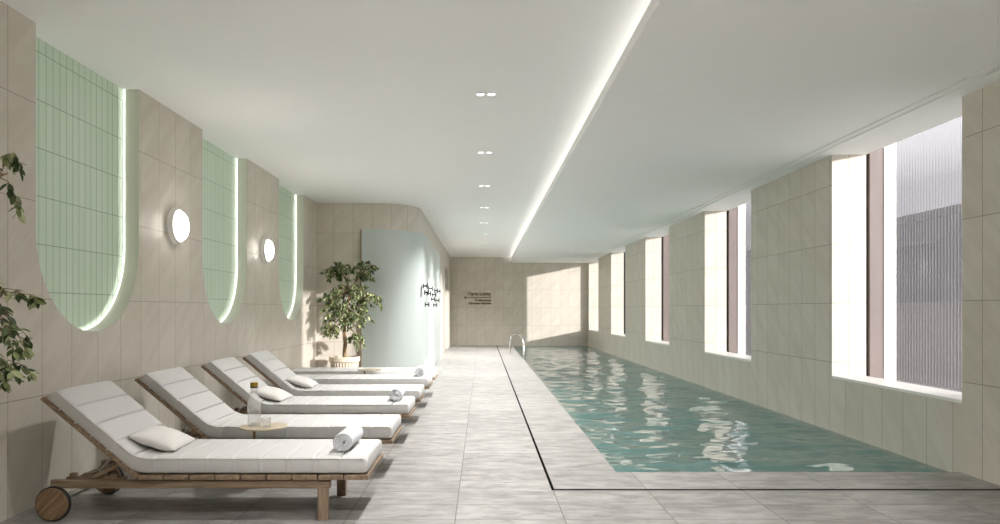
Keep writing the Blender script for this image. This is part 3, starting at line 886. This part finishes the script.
# ------------------------------------------------------------------ sign on the far wall
sg = thing('wall_sign', 'brass lettering with an arrow fixed to the far wall', 'sign', (0, YB, 1.6))
def lettering(name, txt, x1, width, zb, size):
    cu = bpy.data.curves.new('t', 'FONT'); cu.body = txt; cu.size = size; cu.extrude = .008; cu.align_x = 'LEFT'; cu.offset = .005
    tmp = bpy.data.objects.new('t', cu); COL.objects.link(tmp)
    dg = bpy.context.evaluated_depsgraph_get(); dg.update()
    me = bpy.data.meshes.new_from_object(tmp.evaluated_get(dg)); bpy.data.objects.remove(tmp)
    xs = [v.co.x for v in me.vertices]; lo, hi = min(xs), max(xs)
    for v in me.vertices:
        x = x1-width+(v.co.x-lo)/(hi-lo)*width
        v.co = Vector((x, -.02-v.co.z, zb-1.6+v.co.y))
    me.materials.clear(); me.materials.append(M['sign'])
    o = bpy.data.objects.new(name, me); COL.objects.link(o); o.parent = sg
    return o
lettering('lettering', 'Open Lobby', .34, .92, 1.955, .17)
lettering('lettering', 'Bathrooms', .335, .61, 1.725, .105)
lettering('lettering', 'Changing Rooms', .34, .88, 1.605, .105)
bm = bmesh.new()
box(bm, -.69, .345, -.024, -.012, 1.868-1.6-.010, 1.868-1.6+.010)
for s in (-1, 1):
    mt = Matrix.Translation((-.71, -.018, 1.868-1.6)) @ Matrix.Rotation(s*math.radians(40), 4, 'Y')
    box(bm, 0, .085, -.006, .006, -.011, .011, mat=mt)
link('arrow', bm, 'sign', sg)

# ------------------------------------------------------------------ pool handrail
hr = thing('pool_handrail', 'polished steel handrail arching from deck into the pool at its far end', 'handrail', (.875, 22.0, 0))
A = Vector((0, 0, 0)); B = Vector((.29, -2.2, 0))
pts = [A+Vector((0, 0, z)) for z in (0.01, .2, .42)]
for k in range(1, 16):
    a = PI*k/16; f = (1-math.cos(a))/2
    pts.append(A.lerp(B, f)+Vector((0, 0, .42+.25*math.sin(a))))
pts += [B+Vector((0, 0, z)) for z in (.42, .1, -.4)]
bm = bmesh.new(); tube(bm, pts, .028, 14); link('rail', bm, 'chrome', hr, smooth=True)
bm = bmesh.new(); lathe(bm, [(0, 0), (.06, 0), (.06, .012), (.035, .018), (.03, .03)], 24); link('floor_flange', bm, 'chrome', hr)

# ------------------------------------------------------------------ light
sd = Vector((-1.27, 1, -.255)).normalized()
sl = bpy.data.lights.new('sun', 'SUN'); sl.energy = 2.0; sl.angle = math.radians(1.2); sl.color = (1, .975, .945)
so = bpy.data.objects.new('sun', sl); COL.objects.link(so); so.rotation_euler = sd.to_track_quat('-Z', 'Y').to_euler(); so.location = (20, -5, 8)
w = bpy.data.worlds.new('sky'); SC.world = w; w.use_nodes = True
nt = w.node_tree
for n in list(nt.nodes): nt.nodes.remove(n)
wo = nt.nodes.new('ShaderNodeOutputWorld'); bg = nt.nodes.new('ShaderNodeBackground')
tc = N(nt, 'TexCoord')
dp = N(nt, 'VectorMath', operation='DOT_PRODUCT'); nt.links.new(tc.outputs['Generated'], dp.inputs[0]); dp.inputs[1].default_value = Vector((1, -.2, .25)).normalized()
nt.links.new(ramp(nt, dp.outputs['Value'], [(0, (.10, .105, .115, 1)), (.45, (.12, .122, .128, 1)), (.64, (.24, .243, .25, 1)), (.82, (.85, .85, .85, 1)), (1, (1.75, 1.74, 1.72, 1))]), bg.inputs[0])
bg.inputs[1].default_value = SKY
nt.links.new(bg.outputs[0], wo.inputs[0])

# ------------------------------------------------------------------ camera
cam = bpy.data.cameras.new('camera'); co = bpy.data.objects.new('camera', cam); COL.objects.link(co)
cam.sensor_width = 36; cam.lens = 25.2; cam.shift_x = .0175; cam.shift_y = .0475; cam.clip_start = .05; cam.clip_end = 300
co.location = (0, 0, 1.4); co.rotation_euler = (PI/2, 0, 0)
SC.camera = co
vs = SC.view_settings
SC.display_settings.display_device = 'sRGB'
vs.view_transform = 'Standard'; vs.look = 'None'; vs.exposure = 2.76; vs.gamma = 1.0; vs.use_curve_mapping = False
cy_ = SC.cycles
cy_.use_denoising = True; cy_.max_bounces = 14; cy_.diffuse_bounces = 8; cy_.glossy_bounces = 5; cy_.transmission_bounces = 6; cy_.transparent_max_bounces = 16
cy_.sample_clamp_indirect = 6; cy_.caustics_reflective = False; cy_.caustics_refractive = False
